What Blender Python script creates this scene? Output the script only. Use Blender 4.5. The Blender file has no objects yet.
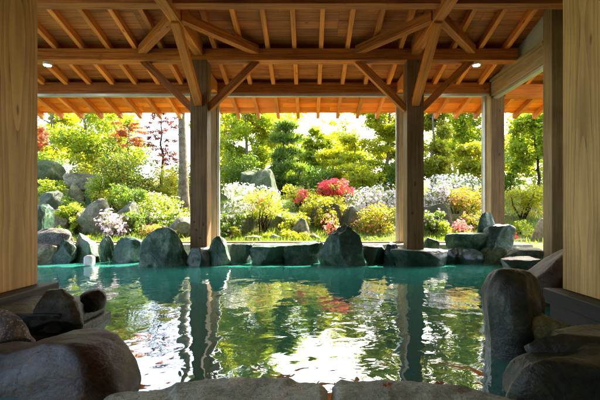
import bpy, bmesh, math, random
import numpy as np
from mathutils import Vector, Matrix, noise as mnoise

S = bpy.context.scene
COL = S.collection

# ------------------------------------------------------------------ camera
H = 0.74                      # eye height above the water (water is z = 0)
cam_d = bpy.data.cameras.new('camera')
cam = bpy.data.objects.new('camera', cam_d); COL.objects.link(cam)
cam.location = (0, 0, H); cam.rotation_euler = (math.radians(90), 0, 0)
cam_d.sensor_width = 36; cam_d.lens = 24
cam_d.shift_x = -9/600; cam_d.shift_y = 13/600
cam_d.clip_start = 0.05; cam_d.clip_end = 2000
S.camera = cam

# ------------------------------------------------------------------ light
SUN_EL, SUN_AZ = math.radians(42), math.radians(36)     # azimuth from +Y towards +X
w = bpy.data.worlds.new('World'); S.world = w; w.use_nodes = True
nt = w.node_tree; nt.nodes.clear()
sky = nt.nodes.new('ShaderNodeTexSky'); sky.sky_type = 'NISHITA'; sky.sun_disc = False
sky.sun_elevation = SUN_EL; sky.sun_rotation = SUN_AZ
sky.air_density = 1.0; sky.dust_density = 4.0; sky.ozone_density = 1.0
bg = nt.nodes.new('ShaderNodeBackground'); bg.inputs[1].default_value = 0.15
out = nt.nodes.new('ShaderNodeOutputWorld')
nt.links.new(sky.outputs[0], bg.inputs[0]); nt.links.new(bg.outputs[0], out.inputs[0])
sun_d = bpy.data.lights.new('sun', 'SUN'); sun_d.energy = 3.7; sun_d.angle = math.radians(0.5)
sun_d.color = (1.0, 0.93, 0.80)
sun = bpy.data.objects.new('sun', sun_d); COL.objects.link(sun)
sdir = Vector((math.sin(SUN_AZ)*math.cos(SUN_EL), math.cos(SUN_AZ)*math.cos(SUN_EL), math.sin(SUN_EL)))
sun.rotation_euler = sdir.to_track_quat('Z', 'Y').to_euler()
sun.location = sdir*30
S.view_settings.view_transform = 'Standard'; S.view_settings.look = 'None'
S.view_settings.gamma = 1; S.view_settings.use_curve_mapping = False
S.view_settings.exposure = 3.0
cy = S.cycles
cy.max_bounces = 10; cy.diffuse_bounces = 6; cy.glossy_bounces = 4; cy.transmission_bounces = 6
cy.sample_clamp_indirect = 6.0; cy.use_denoising = True
cy.blur_glossy = 1.0

# ------------------------------------------------------------------ helpers
CX, CYP = 309.0, 213.0
def Xat(px, Y): return (px-CX)/400*Y
def Zat(py, Y): return H+(CYP-py)/400*Y
def P(px, py, Y): return Vector((Xat(px, Y), Y, Zat(py, Y)))

def interp(x, xs, ys): return float(np.interp(x, xs, ys))
def ground_z(X, Y):
    z = interp(Y, [6.9, 7.6, 9, 11, 14, 20, 40, 200, 900], [.19, .22, .50, .98, 1.5, 2.2, 3.5, 6, 14])
    z += .10*math.sin(X*.9+1.3)*math.sin(Y*.7)*interp(Y, [7.5, 9.5], [0, 1])
    z += interp(X, [-9, -4], [.25, 0])*interp(Y, [7.5, 10], [0, 1])
    return z

def tag(o, label=None, cat=None, group=None, kind=None):
    if label: o['label'] = label
    if cat: o['category'] = cat
    if group: o['group'] = group
    if kind: o['kind'] = kind
    return o

def empty(name, loc, label, cat, group=None):
    o = bpy.data.objects.new(name, None); COL.objects.link(o)
    o.location = loc; o.empty_display_size = .1
    return tag(o, label, cat, group)

WORLD = {}
def place(o, M, parent=None):
    WORLD[o.name] = M.copy()
    if parent is not None:
        o.parent = parent
        PM = WORLD.get(parent.name, Matrix.Translation(parent.location))
        o.matrix_basis = PM.inverted() @ M
    else:
        o.matrix_basis = M
    return o

def mesh_obj(name, V, F, mat, M=None, parent=None, smooth=False):
    me = bpy.data.meshes.new(name)
    me.from_pydata([tuple(v) for v in V], [], F)
    me.materials.append(mat)
    if smooth:
        me.polygons.foreach_set('use_smooth', [True]*len(me.polygons))
    me.update()
    o = bpy.data.objects.new(name, me); COL.objects.link(o)
    return place(o, M or Matrix.Identity(4), parent)

def quads_obj(name, V, mat, M=None, parent=None):
    """V: (n,4,3) array, every quad an island of its own"""
    n = len(V); me = bpy.data.meshes.new(name)
    me.vertices.add(n*4); me.vertices.foreach_set('co', np.ascontiguousarray(V, dtype=np.float32).ravel())
    me.loops.add(n*4); me.loops.foreach_set('vertex_index', np.arange(n*4, dtype=np.int32))
    me.polygons.add(n); me.polygons.foreach_set('loop_start', np.arange(0, n*4, 4, dtype=np.int32))
    me.polygons.foreach_set('loop_total', np.full(n, 4, dtype=np.int32))
    me.materials.append(mat); me.update(calc_edges=True); me.validate()
    o = bpy.data.objects.new(name, me); COL.objects.link(o)
    return place(o, M or Matrix.Identity(4), parent)

def bm_obj(name, bm, mat, M=None, parent=None, smooth=False):
    me = bpy.data.meshes.new(name); bm.to_mesh(me); bm.free(); me.materials.append(mat)
    if smooth: me.polygons.foreach_set('use_smooth', [True]*len(me.polygons))
    o = bpy.data.objects.new(name, me); COL.objects.link(o)
    return place(o, M or Matrix.Identity(4), parent)

def box_bm(L, W, Hh, bev=.006, seg=2):
    bm = bmesh.new(); bmesh.ops.create_cube(bm, size=1)
    bmesh.ops.scale(bm, vec=(L, W, Hh), verts=bm.verts)
    if bev: bmesh.ops.bevel(bm, geom=bm.edges[:], offset=bev, segments=seg, affect='EDGES', profile=.6)
    return bm

def frame_matrix(p0, p1, up=Vector((0, 0, 1))):
    x = (p1-p0).normalized(); y = up.cross(x)
    if y.length < 1e-4: y = Vector((0, 1, 0))
    y.normalize(); z = x.cross(y)
    M = Matrix((x, y, z)).transposed().to_4x4(); M.translation = (p0+p1)/2
    return M

def beam(name, p0, p1, wid, hei, mat, parent=None, bev=.007, up=Vector((0, 0, 1))):
    """bar from p0 to p1 (axis), grain along its length"""
    p0, p1 = Vector(p0), Vector(p1)
    return bm_obj(name, box_bm((p1-p0).length, wid, hei, bev), mat, frame_matrix(p0, p1, up), parent)

def boxw(name, x0, x1, y0, y1, z0, z1, mat, parent=None, bev=.006, axis=None):
    """axis-aligned box, grain along its longest side"""
    d = [x1-x0, y1-y0, z1-z0]; c = Vector(((x0+x1)/2, (y0+y1)/2, (z0+z1)/2))
    a = d.index(max(d)) if axis is None else axis
    if a == 0: return beam(name, (x0, c.y, c.z), (x1, c.y, c.z), d[1], d[2], mat, parent, bev)
    if a == 1: return beam(name, (c.x, y0, c.z), (c.x, y1, c.z), d[0], d[2], mat, parent, bev)
    return beam(name, (c.x, c.y, z0), (c.x, c.y, z1), d[1], d[0], mat, parent, bev, up=Vector((1, 0, 0)))

def tube(pts, rad, sides=8):
    pts = [Vector(p) for p in pts]; V = []; F = []
    for i, p in enumerate(pts):
        d = (pts[min(i+1, len(pts)-1)]-pts[max(i-1, 0)]).normalized()
        a = d.orthogonal() if abs(d.z) < .95 else d.cross(Vector((1, 0, 0)))
        a = (Vector((1, .3, 0))-d*d.dot(Vector((1, .3, 0)))).normalized() if abs(d.x) < .9 else d.cross(Vector((0, 1, 0))).normalized()
        b = d.cross(a)
        for k in range(sides):
            t = 2*math.pi*k/sides
            V.append(p+(a*math.cos(t)+b*math.sin(t))*rad[i])
    for i in range(len(pts)-1):
        for k in range(sides):
            k2 = (k+1) % sides
            F.append((i*sides+k, i*sides+k2, (i+1)*sides+k2, (i+1)*sides+k))
    F.append(tuple(range(sides-1, -1, -1))); n = (len(pts)-1)*sides
    F.append(tuple(n+k for k in range(sides)))
    return V, F

# ------------------------------------------------------------------ materials
def new_mat(name):
    m = bpy.data.materials.new(name); m.use_nodes = True
    n = m.node_tree.nodes; n.clear()
    o = n.new('ShaderNodeOutputMaterial'); return m, m.node_tree, n, o
def ramp(n, stops):
    r = n.new('ShaderNodeValToRGB'); e = r.color_ramp.elements
    while len(e) > 1: e.remove(e[-1])
    e[0].position = stops[0][0]; e[0].color = (*stops[0][1], 1)
    for p, c in stops[1:]:
        x = e.new(p); x.color = (*c, 1)
    return r
def vmath(t, n, op, a, b=None):
    v = n.new('ShaderNodeVectorMath'); v.operation = op
    for i, s in enumerate((a, b)):
        if s is None: continue
        if isinstance(s, (tuple, list)): v.inputs[i].default_value = s
        else: t.links.new(s, v.inputs[i])
    return v.outputs[0]
def mixc(t, n, mode, f, a, b):
    m = n.new('ShaderNodeMix'); m.data_type = 'RGBA'; m.blend_type = mode
    for i, s in ((0, f), (6, a), (7, b)):
        if isinstance(s, (int, float)): m.inputs[i].default_value = s
        elif isinstance(s, tuple): m.inputs[i].default_value = (*s, 1)
        else: t.links.new(s, m.inputs[i])
    return m.outputs[2]

def wood(name, dark, light, rough=.55, grain=1.0, island=False, knots=True, rings=False):
    m, t, n, o = new_mat(name)
    tc = n.new('ShaderNodeTexCoord'); oi = n.new('ShaderNodeObjectInfo')
    co = vmath(t, n, 'ADD', tc.outputs['Object'], vmath(t, n, 'MULTIPLY', oi.outputs['Random'], (37.0, 11.0, 23.0)) if not rings else (0, 0, 0))
    if island:
        gi = n.new('ShaderNodeNewGeometry')
        co = vmath(t, n, 'ADD', co, vmath(t, n, 'MULTIPLY', gi.outputs['Random Per Island'], (50.0, 9.0, 17.0)))
    # slow bend of the grain
    nb = n.new('ShaderNodeTexNoise'); nb.inputs['Scale'].default_value = 2.2; nb.inputs['Detail'].default_value = 2
    t.links.new(vmath(t, n, 'MULTIPLY', co, (.8, 2.5, 2.5)), nb.inputs['Vector'])
    off = vmath(t, n, 'MULTIPLY', vmath(t, n, 'SUBTRACT', nb.outputs['Color'], (.5, .5, .5)), (.0, .045, .045))
    cg = vmath(t, n, 'ADD', co, off)
    ng = n.new('ShaderNodeTexNoise'); ng.inputs['Scale'].default_value = 1.0
    ng.inputs['Detail'].default_value = 5; ng.inputs['Roughness'].default_value = .62
    t.links.new(vmath(t, n, 'MULTIPLY', cg, (1.3*grain, 46*grain, 46*grain)), ng.inputs['Vector'])
    fac = ng.outputs[0]
    if rings:
        wv = n.new('ShaderNodeTexWave'); wv.wave_type = 'RINGS'; wv.rings_direction = 'X'; wv.wave_profile = 'SAW'
        wv.inputs['Scale'].default_value = 15.0; wv.inputs['Distortion'].default_value = 1.6
        wv.inputs['Detail'].default_value = 2; wv.inputs['Detail Scale'].default_value = .55
        sx = n.new('ShaderNodeSeparateXYZ'); t.links.new(co, sx.inputs[0])
        cm = n.new('ShaderNodeCombineXYZ')
        nz = n.new('ShaderNodeTexNoise'); nz.noise_dimensions = '1D'; nz.inputs['Scale'].default_value = .7; nz.inputs['Detail'].default_value = 1.5
        t.links.new(sx.outputs[0], nz.inputs['W'])
        mm = n.new('ShaderNodeMath'); mm.operation = 'MULTIPLY_ADD'; t.links.new(nz.outputs[0], mm.inputs[0]); mm.inputs[1].default_value = .12
        t.links.new(sx.outputs[2], mm.inputs[2])
        sc = n.new('ShaderNodeMath'); sc.operation = 'MULTIPLY'; t.links.new(sx.outputs[0], sc.inputs[0]); sc.inputs[1].default_value = .12
        t.links.new(sc.outputs[0], cm.inputs[0])
        sy = n.new('ShaderNodeMath'); sy.operation = 'ADD'; sy.inputs[1].default_value = .33; t.links.new(sx.outputs[1], sy.inputs[0]); t.links.new(sy.outputs[0], cm.inputs[1]); t.links.new(mm.outputs[0], cm.inputs[2])
        t.links.new(cm.outputs[0], wv.inputs['Vector'])
        ma = n.new('ShaderNodeMath'); ma.operation = 'MULTIPLY'; t.links.new(wv.outputs[1], ma.inputs[0]); ma.inputs[1].default_value = .26
        mb = n.new('ShaderNodeMath'); mb.operation = 'MULTIPLY_ADD'; t.links.new(ng.outputs[0], mb.inputs[0]); mb.inputs[1].default_value = .62
        t.links.new(ma.outputs[0], mb.inputs[2]); fac = mb.outputs[0]
    mid = tuple(.5*(a+b) for a, b in zip(dark, light))
    rp = ramp(n, [(.22, tuple(c*.38 for c in dark)), (.31, dark), (.5, mid), (.74, light)]); t.links.new(fac, rp.inputs[0])
    nl = n.new('ShaderNodeTexNoise'); nl.inputs['Scale'].default_value = 1.6; nl.inputs['Detail'].default_value = 4
    t.links.new(vmath(t, n, 'MULTIPLY', co, (1, 3, 3)), nl.inputs['Vector'])
    rl = ramp(n, [(.3, (.62, .58, .52)), (.62, (1.1, 1.08, 1.04))]); t.links.new(nl.outputs[0], rl.inputs[0])
    col = mixc(t, n, 'MULTIPLY', .85, rp.outputs[0], rl.outputs[0])
    rr = ramp(n, [(0, (.72, .70, .68)), (1, (1.15, 1.15, 1.15))])
    t.links.new(gi.outputs['Random Per Island'] if island else oi.outputs['Random'], rr.inputs[0])
    col = mixc(t, n, 'MULTIPLY', 1.0, col, rr.outputs[0])
    if knots:
        vo = n.new('ShaderNodeTexVoronoi'); vo.inputs['Scale'].default_value = 1.0
        t.links.new(vmath(t, n, 'MULTIPLY', cg, (1.5, 5.0, 5.0) if rings else (3.0, 7.5, 7.5)), vo.inputs['Vector'])
        rk = ramp(n, [(.03, (.34, .25, .18)), (.08, (1, 1, 1))] if rings else [(.05, (.34, .25, .18)), (.13, (1, 1, 1))]); t.links.new(vo.outputs['Distance'], rk.inputs[0])
        col = mixc(t, n, 'MULTIPLY', .9, col, rk.outputs[0])
    b = n.new('ShaderNodeBsdfPrincipled'); t.links.new(col, b.inputs['Base Color'])
    b.inputs['Roughness'].default_value = rough; b.inputs['Specular IOR Level'].default_value = .3
    bp = n.new('ShaderNodeBump'); bp.inputs['Strength'].default_value = .25; bp.inputs['Distance'].default_value = .004
    t.links.new(fac, bp.inputs['Height']); t.links.new(bp.outputs[0], b.inputs['Normal'])
    t.links.new(b.outputs[0], o.inputs[0]); return m

def rock(name, c0, c1, c2, rough=.7, spec=.4, scale=1.0, bump=.6, speck=None):
    m, t, n, o = new_mat(name)
    tc = n.new('ShaderNodeTexCoord'); oi = n.new('ShaderNodeObjectInfo')
    co = vmath(t, n, 'ADD', tc.outputs['Object'], vmath(t, n, 'MULTIPLY', oi.outputs['Random'], (31.0, 17.0, 7.0)))
    n1 = n.new('ShaderNodeTexNoise'); n1.inputs['Scale'].default_value = 3.2*scale; n1.inputs['Detail'].default_value = 9; n1.inputs['Roughness'].default_value = .62
    n1.inputs['Distortion'].default_value = .6
    t.links.new(co, n1.inputs['Vector'])
    r1 = ramp(n, [(.30, c0), (.50, c1), (.70, c2)]); t.links.new(n1.outputs[0], r1.inputs[0])
    n2 = n.new('ShaderNodeTexNoise'); n2.inputs['Scale'].default_value = 28*scale; n2.inputs['Detail'].default_value = 6
    t.links.new(co, n2.inputs['Vector'])
    r2 = ramp(n, [(.32, (.62, .62, .62)), (.66, (1.25, 1.25, 1.22))]); t.links.new(n2.outputs[0], r2.inputs[0])
    col = mixc(t, n, 'MULTIPLY', .9, r1.outputs[0], r2.outputs[0])
    if speck:
        v = n.new('ShaderNodeTexVoronoi'); v.inputs['Scale'].default_value = speck[1]; t.links.new(co, v.inputs['Vector'])
        rs = ramp(n, [(speck[2], (1, 1, 1)), (speck[2]+.12, (0, 0, 0))]); t.links.new(v.outputs['Distance'], rs.inputs[0])
        col = mixc(t, n, 'MIX', rs.outputs[0], col, speck[0])
    rr = ramp(n, [(0, (.78, .82, .78)), (1, (1.18, 1.14, 1.12))]); t.links.new(oi.outputs['Random'], rr.inputs[0])
    col = mixc(t, n, 'MULTIPLY', 1.0, col, rr.outputs[0])
    n3 = n.new('ShaderNodeTexNoise'); n3.inputs['Scale'].default_value = 130*scale; n3.inputs['Detail'].default_value = 3
    t.links.new(co, n3.inputs['Vector'])
    r3 = ramp(n, [(.34, (.55, .55, .55)), (.64, (1.35, 1.33, 1.28))]); t.links.new(n3.outputs[0], r3.inputs[0])
    col = mixc(t, n, 'MULTIPLY', .8, col, r3.outputs[0])
    vc = n.new('ShaderNodeTexVoronoi'); vc.feature = 'DISTANCE_TO_EDGE'; vc.inputs['Scale'].default_value = 3.4*scale
    t.links.new(vmath(t, n, 'ADD', co, vmath(t, n, 'MULTIPLY', n1.outputs['Color'], (.35, .35, .35))), vc.inputs['Vector'])
    rc = ramp(n, [(0, (0, 0, 0)), (.035, (1, 1, 1))]); t.links.new(vc.outputs['Distance'], rc.inputs[0])
    b = n.new('ShaderNodeBsdfPrincipled'); t.links.new(col, b.inputs['Base Color'])
    rgh = n.new('ShaderNodeMapRange'); rgh.inputs['To Min'].default_value = max(.08, rough-.18); rgh.inputs['To Max'].default_value = min(1, rough+.18)
    t.links.new(n2.outputs[0], rgh.inputs[0]); t.links.new(rgh.outputs[0], b.inputs['Roughness'])
    b.inputs['Specular IOR Level'].default_value = spec
    b1 = n.new('ShaderNodeBump'); b1.inputs['Strength'].default_value = bump; b1.inputs['Distance'].default_value = .03
    t.links.new(n1.outputs[0], b1.inputs['Height'])
    b2 = n.new('ShaderNodeBump'); b2.inputs['Strength'].default_value = bump*.7; b2.inputs['Distance'].default_value = .006
    t.links.new(n2.outputs[0], b2.inputs['Height']); t.links.new(b1.outputs[0], b2.inputs['Normal'])
    b3 = n.new('ShaderNodeBump'); b3.inputs['Strength'].default_value = .25; b3.inputs['Distance'].default_value = .012
    t.links.new(rc.outputs[0], b3.inputs['Height']); t.links.new(b2.outputs[0], b3.inputs['Normal'])
    b4 = n.new('ShaderNodeBump'); b4.inputs['Strength'].default_value = bump*.5; b4.inputs['Distance'].default_value = .002
    t.links.new(n3.outputs[0], b4.inputs['Height']); t.links.new(b3.outputs[0], b4.inputs['Normal'])
    t.links.new(b4.outputs[0], b.inputs['Normal'])
    t.links.new(b.outputs[0], o.inputs[0]); return m

def leaf(name, cols, trans=.5, tint=None):
    m, t, n, o = new_mat(name)
    gi = n.new('ShaderNodeNewGeometry')
    k = len(cols)
    rp = ramp(n, [(i/(k-1) if k > 1 else 0, c) for i, c in enumerate(cols)])
    t.links.new(gi.outputs['Random Per Island'], rp.inputs[0])
    d = n.new('ShaderNodeBsdfDiffuse'); t.links.new(rp.outputs[0], d.inputs[0])
    tr = n.new('ShaderNodeBsdfTranslucent')
    br = mixc(t, n, 'MULTIPLY', 1.0, rp.outputs[0], tint or (1.5, 1.35, .8))
    t.links.new(br, tr.inputs[0])
    mx = n.new('ShaderNodeMixShader'); mx.inputs[0].default_value = trans
    t.links.new(d.outputs[0], mx.inputs[1]); t.links.new(tr.outputs[0], mx.inputs[2])
    g = n.new('ShaderNodeBsdfGlossy'); g.inputs['Roughness'].default_value = .45; g.inputs[0].default_value = (.9, .95, .9, 1)
    mg = n.new('ShaderNodeMixShader'); mg.inputs[0].default_value = .045
    t.links.new(mx.outputs[0], mg.inputs[1]); t.links.new(g.outputs[0], mg.inputs[2])
    t.links.new(mg.outputs[0], o.inputs[0]); return m

def plain(name, col, rough=.5, metal=0, emit=None):
    m, t, n, o = new_mat(name)
    b = n.new('ShaderNodeBsdfPrincipled'); b.inputs['Roughness'].default_value = rough; b.inputs['Metallic'].default_value = metal
    tc = n.new('ShaderNodeTexCoord'); ns = n.new('ShaderNodeTexNoise'); ns.inputs['Scale'].default_value = 6; ns.inputs['Detail'].default_value = 6
    t.links.new(tc.outputs['Object'], ns.inputs['Vector'])
    r = ramp(n, [(.3, tuple(c*.86 for c in col)), (.7, tuple(min(1, c*1.08) for c in col))]); t.links.new(ns.outputs[0], r.inputs[0])
    t.links.new(r.outputs[0], b.inputs['Base Color'])
    if emit: b.inputs['Emission Color'].default_value = (*emit[0], 1); b.inputs['Emission Strength'].default_value = emit[1]
    t.links.new(b.outputs[0], o.inputs[0]); return m

M = {}
M['beam'] = wood('aged_cedar', (.22, .056, .009), (.74, .255, .042))
M['post'] = wood('post_timber', (.12, .068, .025), (.30, .175, .068))
M['rafter'] = wood('rafter_timber', (.56, .155, .016), (.90, .34, .052))
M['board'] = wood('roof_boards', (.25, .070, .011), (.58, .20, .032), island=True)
M['eave'] = wood('eave_timber_glow', (.62, .15, .012), (.88, .29, .03))  # extra orange stands in for light bounced up under the eaves
M['pillar'] = wood('cypress_plank', (.50, .285, .085), (.78, .52, .20), rings=True, knots=True, grain=.9)
M['frame'] = wood('frame_timber', (.34, .22, .10), (.62, .46, .24), knots=False)
M['sill'] = wood('dark_sill_timber', (.018, .014, .010), (.048, .036, .024), rough=.5)
M['alu'] = plain('aluminium_track', (.55, .55, .50), .35, .6)
M['plaster'] = plain('gable_plaster', (.50, .48, .36), .85)
M['roofing'] = plain('roof_shade_sheet', (.08, .08, .085), .7)
M['peg'] = plain('dark_peg', (.03, .02, .012), .6)
M['white'] = plain('white_stone', (.66, .60, .56), .6)
M['lamp'] = plain('lamp_rim', (.7, .68, .62), .4)
M['glow'] = plain('lamp_glow', (1, .95, .85), .4, emit=((1, .93, .8), 6.0))
M['r_rim'] = rock('rim_rock_green', (.010, .040, .020), (.030, .090, .050), (.20, .27, .18), .45, .4, 1.2, .8)
M['r_rimdark'] = rock('rim_rock_dark', (.007, .024, .014), (.020, .056, .034), (.075, .105, .07), .40, .45, 1.0)
M['r_grey'] = rock('grey_boulder', (.045, .060, .038), (.115, .130, .085), (.25, .25, .18), .8, .25, 1.0, .9)
M['r_pale'] = rock('pale_boulder', (.11, .10, .065), (.24, .22, .155), (.44, .41, .32), .85, .2, 1.0)
M['r_moss'] = rock('mossy_boulder', (.035, .055, .022), (.09, .115, .05), (.22, .22, .14), .85, .2, 1.0)
M['r_brown'] = rock('brown_boulder', (.016, .009, .004), (.062, .036, .016), (.17, .115, .062), .52, .35, .9, .6)
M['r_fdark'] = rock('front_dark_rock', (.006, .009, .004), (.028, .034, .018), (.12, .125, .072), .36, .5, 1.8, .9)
M['r_speck'] = rock('speckled_stone', (.05, .05, .045), (.12, .11, .09), (.34, .30, .26), .6, .35, 2.2, .8, speck=((.46, .38, .33), 70, .22))
M['r_yellow'] = rock('ochre_stone', (.05, .055, .025), (.15, .145, .06), (.30, .27, .12), .5, .4, 1.4)
M['slab'] = rock('paving_slab', (.19, .235, .165), (.36, .41, .30), (.54, .56, .44), .62, .4, 2.0, .55, speck=((.045, .05, .04), 60, .10))
M['kerb'] = rock('kerb_stone', (.22, .20, .15), (.38, .35, .27), (.52, .48, .38), .8, .2, 1.0, .4)
M['bark'] = rock('bark', (.11, .085, .055), (.22, .175, .12), (.36, .30, .21), .9, .1, 3.0, 1.0)
M['darkbark'] = rock('dark_bark', (.02, .013, .009), (.05, .034, .022), (.11, .08, .055), .9, .1, 3.0, 1.0)

L = {}
L['mid'] = leaf('leaf_mid', [(.060, .135, .010), (.11, .20, .013), (.19, .26, .018)], .6)
L['bright'] = leaf('leaf_bright', [(.14, .24, .010), (.26, .34, .012), (.41, .42, .020)], .64, (1.46, 1.38, .7))
L['yellow'] = leaf('leaf_yellow', [(.18, .25, .008), (.32, .34, .010), (.47, .41, .014)], .6, (1.35, 1.28, .6))
L['maple'] = leaf('leaf_maple', [(.21, .28, .008), (.33, .37, .010), (.48, .45, .016)], .66, (1.48, 1.38, .6))
L['dark'] = leaf('leaf_dark', [(.05, .13, .010), (.09, .19, .014), (.17, .26, .020)], .58)
L['pine'] = leaf('leaf_pine', [(.055, .125, .016), (.11, .20, .020), (.22, .29, .030)], .58)
L['olive'] = leaf('leaf_olive', [(.16, .22, .012), (.28, .31, .018), (.42, .39, .03)], .64)
L['orange'] = leaf('leaf_orange', [(.50, .16, .07), (.62, .26, .12), (.60, .36, .12)], .5, (1.3, 1.1, .8))
L['red'] = leaf('leaf_red', [(.20, .045, .04), (.32, .10, .07), (.42, .20, .10)], .5, (1.4, 1.0, .9))
L['dotted'] = leaf('leaf_dotted', [(.055, .125, .010), (.09, .17, .012), (.14, .20, .014), (.13, .19, .014), (.08, .16, .012), (.44, .20, .02)], .5)
L['gold'] = leaf('leaf_gold', [(.15, .24, .010), (.27, .33, .012), (.42, .39, .016), (.50, .30, .04)], .55, (1.3, 1.15, .7))
L['f_white'] = leaf('petal_white', [(.78, .76, .66), (.86, .82, .76), (.80, .72, .68)], .35, (1.05, 1.05, 1))
L['f_mauve'] = leaf('petal_mauve', [(.70, .58, .70), (.80, .70, .78), (.84, .78, .80)], .35, (1.05, 1.0, 1.05))
L['f_red'] = leaf('petal_red', [(.72, .030, .050), (.80, .060, .080), (.85, .16, .14)], .40, (1.1, 1, 1))
L['f_pink'] = leaf('petal_pink', [(.78, .18, .20), (.82, .28, .27), (.85, .42, .36)], .40, (1.1, 1, 1))
L['f_lilac'] = leaf('petal_lilac', [(.60, .42, .62), (.74, .58, .72), (.80, .70, .78)], .35, (1.05, 1, 1.05))
L['f_orange'] = leaf('petal_orange', [(.80, .24, .08), (.82, .33, .16), (.84, .42, .26)], .4, (1.1, 1, .9))
L['fallen'] = leaf('fallen_leaf', [(.40, .10, .03), (.46, .15, .04)], .2)

def ground_mat():
    m, t, n, o = new_mat('garden_soil')
    tc = n.new('ShaderNodeTexCoord')
    n1 = n.new('ShaderNodeTexNoise'); n1.inputs['Scale'].default_value = .9; n1.inputs['Detail'].default_value = 8
    n2 = n.new('ShaderNodeTexNoise'); n2.inputs['Scale'].default_value = 22; n2.inputs['Detail'].default_value = 5
    for q in (n1, n2): t.links.new(tc.outputs['Object'], q.inputs['Vector'])
    r1 = ramp(n, [(.36, (.15, .105, .05)), (.5, (.12, .125, .035)), (.62, (.085, .135, .025))]); t.links.new(n1.outputs[0], r1.inputs[0])
    r2 = ramp(n, [(.3, (.6, .6, .6)), (.7, (1.3, 1.3, 1.2))]); t.links.new(n2.outputs[0], r2.inputs[0])
    c = mixc(t, n, 'MULTIPLY', .9, r1.outputs[0], r2.outputs[0])
    b = n.new('ShaderNodeBsdfPrincipled'); b.inputs['Roughness'].default_value = .95; b.inputs['Specular IOR Level'].default_value = .1
    t.links.new(c, b.inputs['Base Color'])
    bp = n.new('ShaderNodeBump'); bp.inputs['Strength'].default_value = .6; bp.inputs['Distance'].default_value = .04
    t.links.new(n2.outputs[0], bp.inputs['Height']); t.links.new(bp.outputs[0], b.inputs['Normal'])
    t.links.new(b.outputs[0], o.inputs[0]); return m
M['ground'] = ground_mat()

def water_mat():
    m, t, n, o = new_mat('bath_water')
    tc = n.new('ShaderNodeTexCoord')
    co = tc.outputs['Object']
    na = n.new('ShaderNodeTexNoise'); na.inputs['Scale'].default_value = 2.6; na.inputs['Detail'].default_value = 1.5; na.inputs['Distortion'].default_value = .5
    t.links.new(vmath(t, n, 'MULTIPLY', co, (1.2, .75, 1)), na.inputs['Vector'])
    nb = n.new('ShaderNodeTexNoise'); nb.inputs['Scale'].default_value = 7.5; nb.inputs['Detail'].default_value = 2; nb.inputs['Distortion'].default_value = .8
    t.links.new(vmath(t, n, 'MULTIPLY', co, (.95, .95, 1)), nb.inputs['Vector'])
    # patches of rougher and calmer water
    nc = n.new('ShaderNodeTexNoise'); nc.inputs['Scale'].default_value = .55; nc.inputs['Detail'].default_value = 1
    t.links.new(co, nc.inputs['Vector'])
    mr = n.new('ShaderNodeMapRange'); mr.inputs['From Min'].default_value = .35; mr.inputs['From Max'].default_value = .65
    mr.inputs['To Min'].default_value = .25; mr.inputs['To Max'].default_value = .62
    t.links.new(nc.outputs[0], mr.inputs[0])
    b = n.new('ShaderNodeBsdfPrincipled')
    b.inputs['Base Color'].default_value = (.030, .215, .165, 1)
    b.inputs['Roughness'].default_value = .012; b.inputs['IOR'].default_value = 2.9
    b1 = n.new('ShaderNodeBump'); b1.inputs['Strength'].default_value = .45; b1.inputs['Distance'].default_value = .024
    t.links.new(na.outputs[0], b1.inputs['Height'])
    b2 = n.new('ShaderNodeBump'); b2.inputs['Distance'].default_value = .0055
    t.links.new(mr.outputs[0], b2.inputs['Strength'])
    t.links.new(nb.outputs[0], b2.inputs['Height']); t.links.new(b1.outputs[0], b2.inputs['Normal'])
    t.links.new(b2.outputs[0], b.inputs['Normal'])
    t.links.new(b.outputs[0], o.inputs[0]); return m
M['water'] = water_mat()

# ------------------------------------------------------------------ ground, water, kerb
def terrain():
    xs = sorted(set(list(np.linspace(-14, 14, 71)) + [-900, -400, -180, -90, -50, -30, -20, 20, 30, 50, 90, 180, 400, 900]))
    ys = sorted(set([-900, -300, -100, -40, -12, -5, -2, 0, .5, 1.0, 1.1, 1.2, 1.3, 4, 6.55, 6.65, 6.75] + list(np.linspace(6.9, 24, 60)) + [27, 32, 40, 60, 100, 200, 400, 900]))
    V, F = [], []
    for y in ys:
        for x in xs:
            if 1.15 < y < 6.7 and -9 < x < 3.6: z = -.55
            elif y <= 6.8: z = .02 if y < 1.15 else .15
            else: z = ground_z(x, y)+.05*mnoise.noise(Vector((x*1.7, y*1.7, 0)))*(1 if y > 7.6 else 0)
            V.append((x, y, z))
    nx = len(xs)
    for j in range(len(ys)-1):
        for i in range(nx-1):
            a = j*nx+i; F.append((a, a+1, a+nx+1, a+nx))
    tag(mesh_obj('ground', V, F, M['ground'], smooth=True), kind='structure')
terrain()
tag(mesh_obj('water', [(-9, 1.0, 0), (3.55, 1.0, 0), (3.55, 6.75, 0), (-9, 6.75, 0)], [(0, 1, 2, 3)], M['water']), kind='structure')
tag(boxw('kerb', -9, 3.6, 6.42, 7.02, -.5, .235, M['kerb'], bev=.02), kind='structure')
tag(boxw('floor', -6, 6, -4, 1.25, -.5, .045, M['slab'], bev=.01), kind='structure')

# ------------------------------------------------------------------ the bath pavilion
B0 = Vector((0, 5.9, 0))
pav = empty('bath_pavilion', B0, 'open timber bath pavilion with exposed roof beams and deep orange eaves over the pool', 'pavilion')
SL = .26
def zr(Y): return 3.13+SL*(5.8-Y)           # underside of the rafters
YE, YR = 7.88, 1.6                           # eave edge, ridge
XL, XR = -5.6, 5.4
RH = .095
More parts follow.
